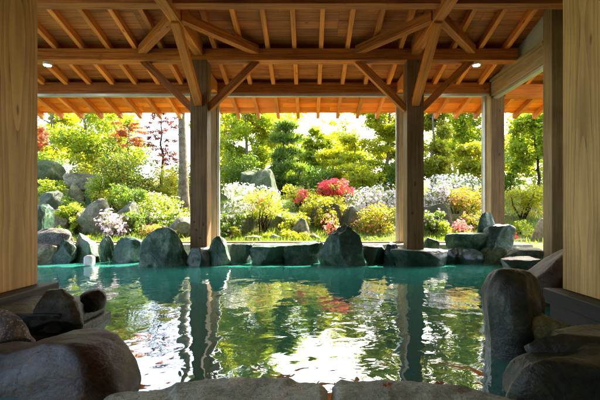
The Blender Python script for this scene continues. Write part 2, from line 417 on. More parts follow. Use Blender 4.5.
# posts
def post(xc, y0, y1, ztop, zbot, wid=.245):
    return boxw('post', xc-wid/2, xc+wid/2, y0, y1, zbot, ztop, M['post'], pav, bev=.008)
PX = [-1.6025, 1.545]
posts = [post(x, 5.8, 6.045, 3.12, .16) for x in PX]
post(-4.75, 5.8, 6.045, 3.12, .1)
corner = post(3.155, 6.7, 6.93, 2.93, .1)
near = boxw('post', 3.03, 3.27, 4.99, 5.18, .05, 3.34, M['frame'], pav)
for k, (px, py) in enumerate([(194, 222), (196, 230), (200, 238)]):
    p = P(px, py, 5.797)
    V, F = tube([p+Vector((0, .004, 0)), p+Vector((0, -.004, 0))], [.014, .014], 10)
    mesh_obj('peg', V, F, M['peg'], parent=posts[0])
# purlins and header
beamB = beam('cross_beam', (XL, 5.89, 3.045), (3.03, 5.89, 3.045), .18, .17, M['beam'], pav)
beam('cross_beam', (XL, 4.57, 3.27), (3.28, 4.57, 3.27), .137, .34, M['beam'], pav)
beam('purlin', (XL, 3.4, zr(3.4)-.12), (XR, 3.4, zr(3.4)-.12), .15, .24, M['beam'], pav)
beam('ridge_beam', (XL, YR, zr(YR)-.13), (XR, YR, zr(YR)-.13), .18, .26, M['beam'], pav)
beam('header_beam', (XL, 6.79, 2.84), (3.03, 6.79, 2.84), .18, .18, M['beam'], pav)
beam('outer_purlin', (3.29, 6.79, 2.80), (XR, 6.79, 2.80), .18, .20, M['eave'], pav)
beam('blocking_board', (XL, 6.02, 3.10), (3.03, 6.02, 3.10), .03, .07, M['rafter'], pav)
# tie beams over the posts, with their braces
for x, sgn in ((PX[0], 1), (PX[1], -1)):
    tb = beam('tie_beam', (x, 2.4, 3.18), (x, 5.80, 3.18), .125, .30, M['beam'], pav)
    beam('knee_brace', (x, 4.80, 3.045), (x, 5.815, 2.33), .105, .105, M['rafter'], pav)
    for s in (-1, 1):
        beam('knee_brace', (x+s*.11, 5.905, 2.27), (x+s*.84, 5.905, 2.985), .09, .105, M['beam'], pav)
        beam('corner_brace', (x+s*.04, 4.83, 3.11), (x+s*.84, 5.83, 3.11), .10, .12, M['beam'], pav)
    # short tie from the post to the window header, its underside curved
    pr = [(6.045, 2.56), (6.045, 2.93), (6.70, 2.93), (6.70, 2.76), (6.50, 2.75), (6.33, 2.70), (6.22, 2.60), (6.12, 2.55)]
    V = [(x-.07, y, z) for y, z in pr]+[(x+.07, y, z) for y, z in pr]; k = len(pr)
    F = [tuple(range(k)), tuple(range(2*k-1, k-1, -1))]+[(i, k+i, k+(i+1) % k, (i+1) % k) for i in range(k)]
    mesh_obj('bracket', V, F, M['rafter'], parent=pav)
# rafters: front slope and back slope
X0R = Xat(320, 6.35); step = .386
k = -int((X0R-XL)/step)
while X0R+k*step < XR:
    x = X0R+k*step
    a = Vector((x, YE, zr(YE)+RH/2)); b = Vector((x, YR, zr(YR)+RH/2))
    beam('rafter', a, b, .062, RH, M['eave'] if False else M['rafter'], pav, bev=.004)
    k += 1
def deck(name, y0, y1, mat):
    bw = .152; V, F = [], []
    n = int((y1-y0)/bw)
    rng = random.Random(3)
    for i in range(n+1):
        ya, yb = y0+i*bw, min(y0+(i+1)*bw-.004, y1)
        if yb-ya < .01: continue
        xx = XL-.3; 
        while xx < XR+.3:
            ln = rng.choice([1.9, 2.7, 3.6]); xe = min(xx+ln-.003, XR+.3)
            if XR+.3-xe < .4: xe = XR+.3
            zo = rng.uniform(-.0015, .0015)
            za, zb = zr(ya)+RH+.004+zo, zr(yb)+RH+.004+zo
            s = len(V)
            for (y, z) in ((ya, za), (yb, zb)):
                V += [(xx, y, z), (xe, y, z), (xx, y, z+.018), (xe, y, z+.018)]
            F += [(s, s+1, s+5, s+4), (s+2, s+6, s+7, s+3), (s, s+2, s+3, s+1), (s+4, s+5, s+7, s+6), (s, s+4, s+6, s+2), (s+1, s+3, s+7, s+5)]
            xx = xe+.003
    return mesh_obj(name, V, F, mat, parent=pav)
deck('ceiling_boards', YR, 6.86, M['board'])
M['eboard_glow'] = wood('eave_boards', (.84, .19, .006), (.97, .31, .012), island=True)  # brighter copy of the ceiling boards, with the bounced glow painted in
deck('eave_boards', 6.865, YE-.05, M['eboard_glow'])
def sheet(name, pts, th, mat, parent=pav):
    V = [Vector(p) for p in pts]; n = len(V)
    nr = (V[1]-V[0]).cross(V[2]-V[0]).normalized()*th
    VV = V+[v+nr for v in V]
    F = [tuple(range(n-1, -1, -1)), tuple(range(n, 2*n))]+[(i, (i+1) % n, n+(i+1) % n, n+i) for i in range(n)]
    return mesh_obj(name, VV, F, mat, parent=parent)
e = RH+.03
sheet('roof_shade_sheet', [(XL-.35, YE+.02, zr(YE)+e), (XL-.35, YR, zr(YR)+e), (XR+.35, YR, zr(YR)+e), (XR+.35, YE+.02, zr(YE)+e)], .05, M['roofing'])  # unseen sheet over the boards, added to block light from above
ZR = zr(YR)
sheet('back_shade_slope', [(XL-.35, YR-.005, ZR+e), (XR+.35, YR-.005, ZR+e), (XR+.35, -3.6, ZR+e-1.3), (XL-.35, -3.6, ZR+e-1.3)][::-1], .05, M['board'])  # unseen rear slope, added to keep sky light off the room
# right side wall: header, plaster gable, frames
hb = boxw('side_header', 3.05, 3.20, 5.18, 6.70, 2.70, 2.93, M['frame'], pav)
boxw('header_rail', 3.02, 3.22, 5.18, 6.70, 2.933, 2.975, M['frame'], pav)
boxw('window_track', 3.08, 3.17, 5.18, 6.70, 2.655, 2.697, M['alu'], pav)
gy0, gy1 = 5.18, 6.70
gp = [(gy0, 2.978), (gy1, 2.978), (gy1, zr(gy1)+RH), (gy0, zr(gy0)+RH)]
V = [(3.10, y, z) for y, z in gp]+[(3.18, y, z) for y, z in gp]
mesh_obj('plaster_gable', V, [(0, 1, 2, 3), (7, 6, 5, 4), (0, 4, 5, 1), (1, 5, 6, 2), (2, 6, 7, 3), (3, 7, 4, 0)], M['plaster'], parent=pav)
boxw('side_shade_wall', 3.285, 3.4, -3.4, 4.985, .05, 3.6, M['plaster'], pav)  # unseen wall behind the right pillar, added for shade
# window frames in the header plane
def wframe(px0, px1, left, right):
    x0, x1 = Xat(px0, 6.75), Xat(px1, 6.75)
    if left:
        boxw('window_frame', x0, x0+.085, 6.70, 6.80, .24, 2.70, M['frame'], pav)
        boxw('window_track', x0+.088, x0+.135, 6.73, 6.79, .24, 2.70, M['alu'], pav, bev=.003)
    if right:
        boxw('window_frame', x1-.085, x1, 6.70, 6.80, .24, 2.70, M['frame'], pav)
        boxw('window_track', x1-.135, x1-.088, 6.73, 6.79, .24, 2.70, M['alu'], pav, bev=.003)
wframe(211.5, 404, True, True)
wframe(426, 490.3, False, True)
boxw('window_track', XL, 3.03, 6.71, 6.79, 2.703, 2.747, M['alu'], pav, bev=.003)
boxw('window_track', XL, 3.03, 6.70, 6.80, .238, .262, M['frame'], pav, bev=.003)
# unseen wall added to darken beam fronts; left end open to let light in
boxw('back_shade_wall', -5.6, 3.28, -3.6, -3.45, .05, 2.9, M['board'], pav)

# downlights under the cross beam
def downlight(px, label):
    x = Xat(px, 5.89)
    r = empty('downlight', (x, 5.89, 2.958), label, 'ceiling light', 'round downlights under the beam')
    V, F = tube([(x, 5.89, 2.9595), (x, 5.89, 2.925), (x, 5.89, 2.915)], [.058, .062, .055], 24)
    mesh_obj('lamp_housing', V, F, M['lamp'], parent=r)
    V, F = tube([(x, 5.89, 2.9145), (x, 5.89, 2.909)], [.050, .046], 24)
    mesh_obj('lamp_lens', V, F, M['glow'], parent=r)
downlight(47.5, 'small round lit downlight under the beam beside the left plank pillar')
downlight(476.5, 'small round lit downlight under the beam near the white plaster gable')

# foreground plank pillars with their sills
def pillar(label, x0, x1, y0, y1, sx0, sx1, sy1):
    r = empty('timber_pillar', ((x0+x1)/2, (y0+y1)/2, .2), label, 'pillar', 'pale plank pillars at the front of the pool')
    boxw('plank', x0, x1, y0, y1, .202, 4.6, M['pillar'], r, bev=.008)
    boxw('sill', sx0, sx1, 1.75, sy1, .10, .20, M['sill'], r, bev=.008)
    boxw('plinth', sx0+(.03 if sx1 > 0 else 0), sx1-(.03 if sx1 < 0 else 0), 1.70, sy1-.03, -.45, .098, M['sill'], r, bev=.01)
pillar('pale knotty plank pillar filling the left edge above a dark sill', -2.42, -2.06, 1.95, 3.04, -2.5, -1.955, 3.13)
pillar('pale knotty plank pillar filling the right edge above a dark sill', 1.80, 2.16, 1.75, 2.84, 1.69, 2.25, 2.89)

# ------------------------------------------------------------------ boulders
ICO = None
def ico():
    global ICO
    if ICO is None:
        bm = bmesh.new(); bmesh.ops.create_icosphere(bm, subdivisions=5, radius=1)
        ICO = (np.array([v.co[:] for v in bm.verts]), [tuple(v.index for v in f.verts) for f in bm.faces])
        bm.free()
    return ICO
def rock_shape(seed, shape='round', cuts=9, rough=.06, fold=.55):
    V0, F = ico(); V = V0.copy(); r = random.Random(seed)
    for i in range(cuts):
        d = np.array([r.gauss(0, 1), r.gauss(0, 1), r.gauss(0, .7)]); d /= np.linalg.norm(d)
        if shape == 'flat' and i == 0: d = np.array([r.uniform(-.08, .08), r.uniform(-.1, .05), 1.0]); off = .34
        else: off = r.uniform(.52, .86)
        k = V@d-off; V -= np.outer(np.clip(k, 0, None)*.93, d)
    so = Vector((r.uniform(0, 90), r.uniform(0, 90), r.uniform(0, 90)))
    o = np.zeros(len(V))
    for i, v in enumerate(V):
        q = Vector(v)
        o[i] = rough*(1.3*mnoise.noise(q*1.3+so)+.75*mnoise.noise(q*3.1+so)+.42*mnoise.noise(q*7.3+so)+.26*mnoise.noise(q*15+so)+.16*mnoise.noise(q*31+so)-fold*max(0, .16-abs(mnoise.noise(Vector((q.x*1.1, q.y*1.1, q.z*3.2))+so))))
    V *= (1+o)[:, None]
    lo, hi = V.min(0), V.max(0); V = (V-lo)/(hi-lo); V[:, :2] -= .5
    if shape == 'peak':
        s = 1-.50*V[:, 2]**2.0; V[:, 0] *= s; V[:, 1] *= s
        V[:, 0] += .06*V[:, 2]
    elif shape == 'lean':
        V[:, 0] += .25*(V[:, 2]-.5)
    elif shape == 'arch':
        s = 1-.52*V[:, 2]**1.8; V[:, 0] *= s
        m = (V[:, 1] < .1)*np.exp(-((V[:, 0]+.09+.12*V[:, 2])/.05)**2)*np.clip(1-V[:, 2]/.40, 0, 1)**.7
        V[:, 1] += m*.55
    elif shape == 'saddle':
        V[:, 2] -= .16*np.exp(-((V[:, 0]+.28)/.13)**2)*(V[:, 2] > .4)*V[:, 2]
    lo, hi = V.min(0), V.max(0); V = (V-lo)/(hi-lo); V[:, :2] -= .5
    return V, F
def boulder(label, box, Y, mat, seed, shape='round', depth=.8, cuts=9, rough=.06, group=None, name='boulder', sink=.14, boxy=1.0, prof=None, fold=.55):
    x0, x1, yt, yb = box
    X0, X1, Z1, Z0 = Xat(x0, Y), Xat(x1, Y), Zat(yt, Y), Zat(yb, Y)
    V, F = rock_shape(seed, shape, cuts, rough, fold)
    if boxy != 1:
        c = 2*(V-np.array([0, 0, .5])); p = 2/boxy
        k = np.linalg.norm(c, axis=1)/np.maximum((np.abs(c)**p).sum(1)**(1/p), 1e-6)
        V = c*k[:, None]; lo, hi = V.min(0), V.max(0); V = (V-lo)/(hi-lo); V[:, :2] -= .5
    if prof:
        V[:, 2] *= np.interp(V[:, 0]+.5, prof[0], prof[1])
    Hh = Z1-Z0
    V = V*np.array([X1-X0, depth*(X1-X0), Hh*(1+sink)]); V[:, 2] -= Hh*sink
    o = mesh_obj(name, V, F, M[mat], Matrix.Translation(((X0+X1)/2, Y, Z0)), smooth=True)
    return tag(o, label, 'boulder' if name == 'boulder' else name.replace('_', ' '), group)

G1 = 'rocks along the far rim of the pool'
RIM = [
 ('dark rounded rim rock standing highest beside the left pillar', (30, 50, 204, 232), 6.5, 'r_rim', 1, 'round', 1.0),
 ('long speckled pinkish rock lying across the top of the left rim', (30, 73, 228, 246), 6.2, 'r_speck', 2, 'round', .6),
 ('pale small rim stone at the waterline beside the left pillar', (33, 58, 243, 259), 5.95, 'r_pale', 3, 'round', .8),
 ('dark slanting rim rock under the end of the speckled rock', (56, 78, 240, 261), 6.0, 'r_rimdark', 4, 'peak', .8),
 ('squarish rim rock with pale top behind the white block', (72, 100, 233, 259), 6.15, 'r_rim', 5, 'round', .7),
 ('narrow upright rim rock between two squarish pale topped rocks', (99, 113, 235, 259), 6.1, 'r_rim', 6, 'peak', .9),
 ('wide rim rock with pale crusted top left of the arched rock', (112, 145, 236, 261), 6.1, 'r_rim', 7, 'round', .6),
 ('tall triangular rim rock with dark hollow left of the left post', (143, 190, 227, 268), 5.72, 'r_rim', 8, 'arch', .7),
 ('dark flat block carrying the left post at the waterline', (187, 217, 246, 268), 5.85, 'r_rimdark', 9, 'flat', 1.3),
 ('rounded grey blue rim rock right of the left post', (210, 231, 236, 263), 5.75, 'r_rim', 10, 'round', .8),
 ('low dark slab shaped rim rock right of the rounded grey blue rock', (230, 254, 243, 262), 6.0, 'r_rimdark', 11, 'flat', .8),
 ('low rim rock with a pale slanting top in the middle', (250, 285, 245, 262), 5.9, 'r_rim', 12, 'flat', .6),
 ('long low dark green rim rock left of the big pointed rock', (282, 321, 241, 262), 6.0, 'r_rimdark', 13, 'flat', .6),
 ('big pointed dark green rim rock right of centre', (319, 363, 224, 265), 5.8, 'r_rim', 14, 'peak', .6),
 ('low squarish rim rock right of the big pointed rock', (361, 386, 244, 263), 5.9, 'r_rimdark', 15, 'flat', .8),
 ('small upright dark rim rock left of the right post', (384, 399, 242, 263), 5.85, 'r_rimdark', 16, 'round', .9),
 ('broad flat rock carrying the right post at the waterline', (391, 446, 248, 269), 5.75, 'r_rimdark', 17, 'flat', .7),
 ('small round rock behind the foot of the right post', (424, 439, 237, 252), 6.3, 'r_rim', 18, 'round', .9),
 ('dark rim rock below the left end of the flat topped rock', (434, 458, 248, 268), 5.95, 'r_rimdark', 19, 'round', .8),
 ('long flat topped green rock raised on the right rim', (447, 487, 232, 249), 6.15, 'r_rim', 20, 'flat', .6),
 ('dark brown rim rock under the middle of the flat topped rock', (455, 483, 247, 268), 5.9, 'r_rimdark', 21, 'round', .7),
 ('rim rock with a brown patch under the block by the corner post', (480, 507, 246, 267), 5.9, 'r_moss', 22, 'round', .7),
 ('upright green five sided rock standing before the corner post', (477, 498, 212, 248), 6.3, 'r_rim', 23, 'round', .5),
 ('dark overhanging block leaning against the upright five sided rock', (484, 511, 224, 250), 6.05, 'r_rimdark', 24, 'lean', .8),
 ('rounded rim rock right of the brown patched rock', (503, 528, 247, 266), 5.75, 'r_moss', 25, 'round', .8),
]
for i, (lab, box, Y, mat, seed, shp, dep) in enumerate(RIM):
    e_ = .05*(box[1]-box[0]); box = (box[0]-e_, box[1]+e_, box[2], box[3])
    boulder(lab, box, Y, mat, seed*7+3, shp, dep, group=G1, cuts=12, rough=.075, boxy=.78, sink=.5)
boulder('flat grey wet rock between the right rim and the big brown boulder', (508, 548, 248, 262), 5.4, 'r_grey', 301, 'flat', .9, group=G1)
boulder('low dark rock at the waterline left of the big brown boulder', (500, 540, 257, 274), 4.7, 'r_rimdark', 302, 'flat', .7, group=G1)
tag(bm_obj('white_block', box_bm(.13, .12, .15, .05, 5), M['white'], Matrix.Translation(P(89.5, 260, 5.6)+Vector((0, 0, -.01)))),
    'small white block standing in the water before the left rim', 'block')

# foreground rocks
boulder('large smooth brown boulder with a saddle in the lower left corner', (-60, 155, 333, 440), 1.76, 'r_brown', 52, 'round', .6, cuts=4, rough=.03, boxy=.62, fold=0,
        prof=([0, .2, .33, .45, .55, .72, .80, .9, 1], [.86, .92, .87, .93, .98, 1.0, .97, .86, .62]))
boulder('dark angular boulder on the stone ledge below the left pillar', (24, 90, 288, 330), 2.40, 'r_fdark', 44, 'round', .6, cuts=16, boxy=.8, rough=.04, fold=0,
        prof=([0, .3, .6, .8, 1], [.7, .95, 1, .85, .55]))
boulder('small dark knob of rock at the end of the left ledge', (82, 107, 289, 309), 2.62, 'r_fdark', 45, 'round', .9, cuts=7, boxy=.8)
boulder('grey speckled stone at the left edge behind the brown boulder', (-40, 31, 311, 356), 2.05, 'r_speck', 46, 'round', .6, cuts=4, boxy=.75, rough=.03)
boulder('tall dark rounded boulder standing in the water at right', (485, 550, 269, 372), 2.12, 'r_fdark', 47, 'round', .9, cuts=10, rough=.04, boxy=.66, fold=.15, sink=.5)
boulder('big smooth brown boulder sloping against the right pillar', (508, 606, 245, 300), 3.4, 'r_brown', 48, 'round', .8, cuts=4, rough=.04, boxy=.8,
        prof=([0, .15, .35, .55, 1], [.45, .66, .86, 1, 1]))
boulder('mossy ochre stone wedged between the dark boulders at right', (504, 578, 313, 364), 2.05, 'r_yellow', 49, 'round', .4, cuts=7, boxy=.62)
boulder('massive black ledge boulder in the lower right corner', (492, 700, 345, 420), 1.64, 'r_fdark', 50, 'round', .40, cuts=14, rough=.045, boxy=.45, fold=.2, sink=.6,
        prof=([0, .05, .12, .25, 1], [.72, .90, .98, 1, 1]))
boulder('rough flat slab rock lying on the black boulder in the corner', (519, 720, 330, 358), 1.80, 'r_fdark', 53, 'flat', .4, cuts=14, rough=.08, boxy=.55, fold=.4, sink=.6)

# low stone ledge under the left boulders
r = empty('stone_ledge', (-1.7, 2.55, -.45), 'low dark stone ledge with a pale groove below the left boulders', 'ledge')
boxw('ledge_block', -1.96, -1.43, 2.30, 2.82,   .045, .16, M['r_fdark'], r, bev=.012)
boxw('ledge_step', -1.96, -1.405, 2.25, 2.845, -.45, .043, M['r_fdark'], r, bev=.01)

# paving slabs at the near rim
def slab(label, xs, yb, yf, seed, xl_shift=0):
    nu, nv = 90, 36; V, F = [], []
    X0, X1 = xs[0], xs[-1]; top = .07
    for j in range(nv+1):
        v = j/nv
        for i in range(nu+1):
            u = i/nu; x = X0+(X1-X0)*u
            ye = np.interp(x, xs, yb)+.010*mnoise.noise(Vector((x*9, seed, 0)))+.005*mnoise.noise(Vector((x*31, seed, 3)))
            y = yf+(ye-yf)*v
            ed = min((ye-y), (x-X0), (X1-x)); r_ = max(0, 1-ed/.035)
            q = Vector((x*4, y*4, seed))
            z = top+.010*mnoise.noise(q)+.006*mnoise.noise(q*3)+.0035*mnoise.noise(q*9)-.030*r_*r_
            # flaked step in the surface
            st = mnoise.noise(Vector((x*2.2, y*3.4, seed+5)))
            z -= .014*max(0, min(1, (st-.12)*14))
            xx = x+.012*mnoise.noise(Vector((y*7, seed+9, x*2)))*(1 if 0 < i < nu else 1)
            V.append((xx, y, z))
    for j in range(nv):
        for i in range(nu):
            a = j*(nu+1)+i; F.append((a, a+1, a+nu+2, a+nu+1))
    ring = [i for i in range(nu+1)]+[j*(nu+1)+nu for j in range(1, nv+1)]+[nv*(nu+1)+i for i in range(nu-1, -1, -1)]+[j*(nu+1) for j in range(nv-1, 0, -1)]
    b = len(V); V += [(V[i][0], V[i][1], -.3) for i in ring]; n = len(ring)
    for i in range(n): F.append((ring[i], b+i, b+(i+1) % n, ring[(i+1) % n]))
    o = mesh_obj('paving_slab', V, F, M['slab'], smooth=True)
    return tag(o, label, 'paving slab', 'stone slabs along the near rim')
slab('left grey stone slab of the near rim beside the brown boulder', [-.78, -.66, -.40, -.1, .02, .075], [1.52, 1.575, 1.635, 1.655, 1.635, 1.59], 1.05, 2.0)
slab('right grey stone slab of the near rim beside the black boulder', [.088, .13, .30, .50, .66, .80], [1.60, 1.645, 1.64, 1.61, 1.565, 1.47], 1.05, 6.0)
def fallen(px, py, s, rz, label):
    Y = (H-.082)*400/(py-CYP); c = Vector((Xat(px, Y), Y, .083))
    V, F = [], []
    n = 12
    for k in range(n):
        a = 2*math.pi*k/n; rr = s*(1 if k % 2 == 0 else .55)*(1.25 if k == 0 else 1)
        V.append((rr*math.cos(a), rr*math.sin(a), .004*math.sin(3*a)+.004))
    V.append((0, 0, .0)); F = [(k, (k+1) % n, n) for k in range(n)]
    o = mesh_obj('fallen_leaf', V, F, L['fallen'], Matrix.Translation(c)@Matrix.Rotation(rz, 4, 'Z'))
    tag(o, label, 'leaf', 'fallen leaves on the slabs')
fallen(387, 386, .022, .4, 'orange brown fallen leaf in the middle of the right slab')
fallen(440, 384, .020, 2.1, 'reddish fallen leaf near the far edge of the right slab')

# ------------------------------------------------------------------ garden rocks
G2 = 'boulders set in the garden slope'
GR = [
 ('big dark garden boulder highest beside the left pillar', (30, 61, 159, 183), 11.0, 'r_moss', 61, 'round', .8),
 ('flat pale capstone above the small waterfall at left', (66, 102, 174, 187), 10.6, 'r_pale', 62, 'flat', .8),
 ('pale upright stone under the flat capstone', (68, 84, 183, 206), 10.3, 'r_yellow', 63, 'round', .7),
 ('dark upright rock right of the pale upright stone', (82, 104, 184, 208), 10.5, 'r_moss', 64, 'round', .7),
 ('grey tilted boulder left of the pale upright stone', (40, 66, 190, 209), 9.8, 'r_grey', 65, 'round', .7),
 ('long pale flat ledge rock behind the speckled rim rock', (44, 86, 208, 228), 8.6, 'r_pale', 66, 'flat', .6),
 ('wide grey green boulder with flat face behind the left rim', (78, 122, 198, 240), 8.2, 'r_grey', 67, 'peak', .6),
 ('grey boulder behind the lilac flowers at left', (110, 147, 200, 238), 8.5, 'r_grey', 68, 'round', .6),
 ('low brown boulder behind the arched rim rock', (132, 152, 210, 234), 8.6, 'r_moss', 69, 'round', .7),
 ('pale round boulder left of the left post', (160, 196, 216, 240), 8.0, 'r_grey', 70, 'round', .7),
 ('tall dark boulder behind the white azalea in the middle', (243, 284, 168, 214), 11.2, 'r_moss', 71, 'peak', .6),
 ('brown round boulder behind the white azalea', (240, 262, 170, 190), 12.0, 'r_moss', 82, 'round', .8),
 ('grey green boulder under the white azalea', (219, 254, 213, 243), 8.3, 'r_grey', 72, 'flat', .6),
 ('low grey boulder right of the thin orange shrub trunk', (264, 314, 211, 240), 8.8, 'r_grey', 73, 'round', .6),
 ('rounded grey boulder half hidden by lime grass', (289, 314, 218, 243), 8.0, 'r_grey', 74, 'peak', .7),
 ('blocky grey boulder under the red azalea', (310, 344, 204, 238), 9.0, 'r_grey', 75, 'flat', .7),
 ('grey boulder behind the big pointed rim rock', (340, 372, 205, 240), 8.8, 'r_grey', 76, 'round', .7),
 ('small pale round stone on the kerb in the middle', (268, 284, 234, 244), 7.5, 'r_pale', 77, 'round', .9),
 ('small blue grey stone left of the big pointed rim rock', (308, 323, 233, 244), 7.5, 'r_grey', 78, 'round', .9),
 ('broad grey boulder under the mauve azalea by the right post', (414, 453, 203, 236), 8.6, 'r_grey', 79, 'round', .7),
 ('pale rounded rock seen through the right side window', (506, 530, 238, 252), 7.6, 'r_pale', 80, 'round', .8),
 ('tall pale rock standing at the right side window edge', (532, 552, 218, 252), 7.6, 'r_pale', 81, 'peak', .8),
 ('low pale stone on the kerb under the thin trunk', (244, 262, 236, 245), 7.4, 'r_pale', 83, 'flat', .9),
 ('grey boulder low behind the pink flowers at right', (452, 482, 214, 240), 9.0, 'r_grey', 84, 'round', .7),
]
for lab, box, Y, mat, seed, shp, dep in GR:
    boulder(lab, box, Y, mat, seed*5, shp, dep, group=G2, cuts=10, rough=.06, sink=.4)

# ------------------------------------------------------------------ plants
def unit(a): return a/np.maximum(np.linalg.norm(a, axis=1, keepdims=True), 1e-6)
def leaf_quads(pos, size, rng, up=.6, asp=.66, out=None, droop=.2):
    n = len(pos)
    a = rng.normal(size=(n, 3)); a[:, 2] *= .5
    if out is not None: a += out*.9
    a[:, 2] -= droop; a = unit(a)
    nr = rng.normal(size=(n, 3)); nr[:, 2] = np.abs(nr[:, 2])+up
    s = unit(np.cross(nr, a))
    ln = size*(.5+.9*rng.uniform(0, 1, (n, 1))**1.4); w = ln*asp*rng.uniform(.35, .6, (n, 1))
    return np.stack([pos-a*ln*.5, pos+s*w, pos+a*ln*.5, pos-s*w], 1)
def blob_points(blobs, n, rng, shell=.55):
    b = np.array(blobs); wgt = (b[:, 3]*b[:, 4]*b[:, 5])**(2/3); wgt /= wgt.sum()
    idx = rng.choice(len(b), n, p=wgt)
    d = unit(rng.normal(size=(n, 3)))
    r = rng.uniform(shell**2, 1, (n, 1))**.5
    r *= (1+.22*np.sin(5.1*d[:, :1]+idx[:, None]*1.7)*np.sin(4.3*d[:, 1:2]+idx[:, None])+.15*np.sin(9*d[:, 2:]+idx[:, None]*2.1))
    return b[idx, :3]+d*r*b[idx, 3:6], d
def needle_quads(pos, out, size, rng, wid=.018, per=9):
    n = len(pos); p = np.repeat(pos, per, 0)
    a = unit(np.repeat(out, per, 0)*.5+rng.normal(size=(n*per, 3))*.7+np.array([0, 0, .55]))
    ln = size*rng.uniform(.7, 1.2, (n*per, 1)); s = unit(np.cross(a, rng.normal(size=(n*per, 3))))*wid*.5
    return np.stack([p-s, p+s, p+a*ln+s*.4, p+a*ln-s*.4], 1)
def flower_quads(pos, nrm, size, rng):
    n = len(pos); nr = unit(nrm+rng.normal(size=(n, 3))*.35)
    u = unit(np.cross(nr, rng.normal(size=(n, 3)))); v = np.cross(nr, u)
    sz = size*rng.uniform(.7, 1.2, (n, 1)); Q = []
    for k in range(5):
        t = 2*math.pi*k/5
        d = u*math.cos(t)+v*math.sin(t); e_ = -u*math.sin(t)+v*math.cos(t)
        Q.append(np.stack([pos, pos+d*sz*.32+e_*sz*.24+nr*sz*.10, pos+d*sz*.52+nr*sz*.20, pos+d*sz*.32-e_*sz*.24+nr*sz*.10], 1))
    return np.concatenate(Q)

def merge(parts):
    V, F = [], []
    for v, f in parts:
        o = len(V); V += list(v); F += [tuple(i+o for i in q) for q in f]
    return V, F

def shrub(name, label, cat, box, Y, leafm, seed, n=1600, size=.07, flower=None, nf=0, fs=.075, depth=1.0, nb=14, group=None,
          ftop=.0, stems=True, base=None, fpatch=None, loose=False):
    """a bush of leaf clumps filling the box (pixels at distance Y); blossoms sit on its outside"""
    rng = np.random.default_rng(seed); r = random.Random(seed)
    n = int(n*2.0); size *= .72; nf = int(nf*1.35); fs *= .86
    x0, x1, yt, yb = box
    X0, X1, Z1, Z0 = Xat(x0, Y), Xat(x1, Y), Zat(yt, Y), Zat(yb, Y)
    cx, cz, rx, rz_ = (X0+X1)/2, (Z0+Z1)/2, (X1-X0)/2, (Z1-Z0)/2; ry = rx*depth if depth*rx > .2 else .2
    g = min(ground_z(cx, Y), Z0) if base is None else base
    root = empty(name, (cx, Y, g), label, cat, group)
    blobs = []
    for i in range(nb):
        a = r.uniform(0, 2*math.pi); q = math.sqrt(r.uniform(0, 1))*.72; h_ = r.uniform(-.7, .62)
        s = r.uniform(.16, .34) if loose else r.uniform(.24, .44)
        wv = math.sqrt(max(.15, 1-h_*h_*.8))
        blobs.append((cx+rx*q*math.cos(a)*wv, Y+ry*q*math.sin(a)*wv, cz+rz_*h_, rx*s, ry*s, rz_*s*1.05))
    pos, d = blob_points(blobs, n, rng)
    quads_obj('foliage', leaf_quads(pos, size, rng, out=d), leafm, parent=root)
    if stems:
        parts = []
        for i in range(5):
            b = blobs[i]; p0 = Vector((cx+r.uniform(-.08, .08), Y+r.uniform(-.08, .08), g-.05))
            p2 = Vector(b[:3]); p1 = p0.lerp(p2, .5)+Vector((r.uniform(-.08, .08), r.uniform(-.08, .08), .06))
            parts.append(tube([p0, p1, p2], [.022, .016, .008], 6))
        V, F = merge(parts); mesh_obj('stem', V, F, M['darkbark'], parent=root, smooth=True)
    if flower is not None and nf:
        p, d = blob_points(blobs, nf*3, rng, .92)
        k = ((p[:, 2]-Z0)/(Z1-Z0)) > ftop
        if fpatch is not None:
            cs = np.array([blobs[i][:3] for i in rng.choice(len(blobs), fpatch, replace=False)])
            dd = np.min(np.linalg.norm(p[:, None]-cs[None], axis=2), 1); k &= dd < rx*.42
        p, d = p[k][:nf], d[k][:nf]
        o = quads_obj('blossoms', flower_quads(p+d*.02, d+np.array([0, -.25, .3]), fs, rng), flower, parent=root)
        o['kind'] = 'stuff'
    return root

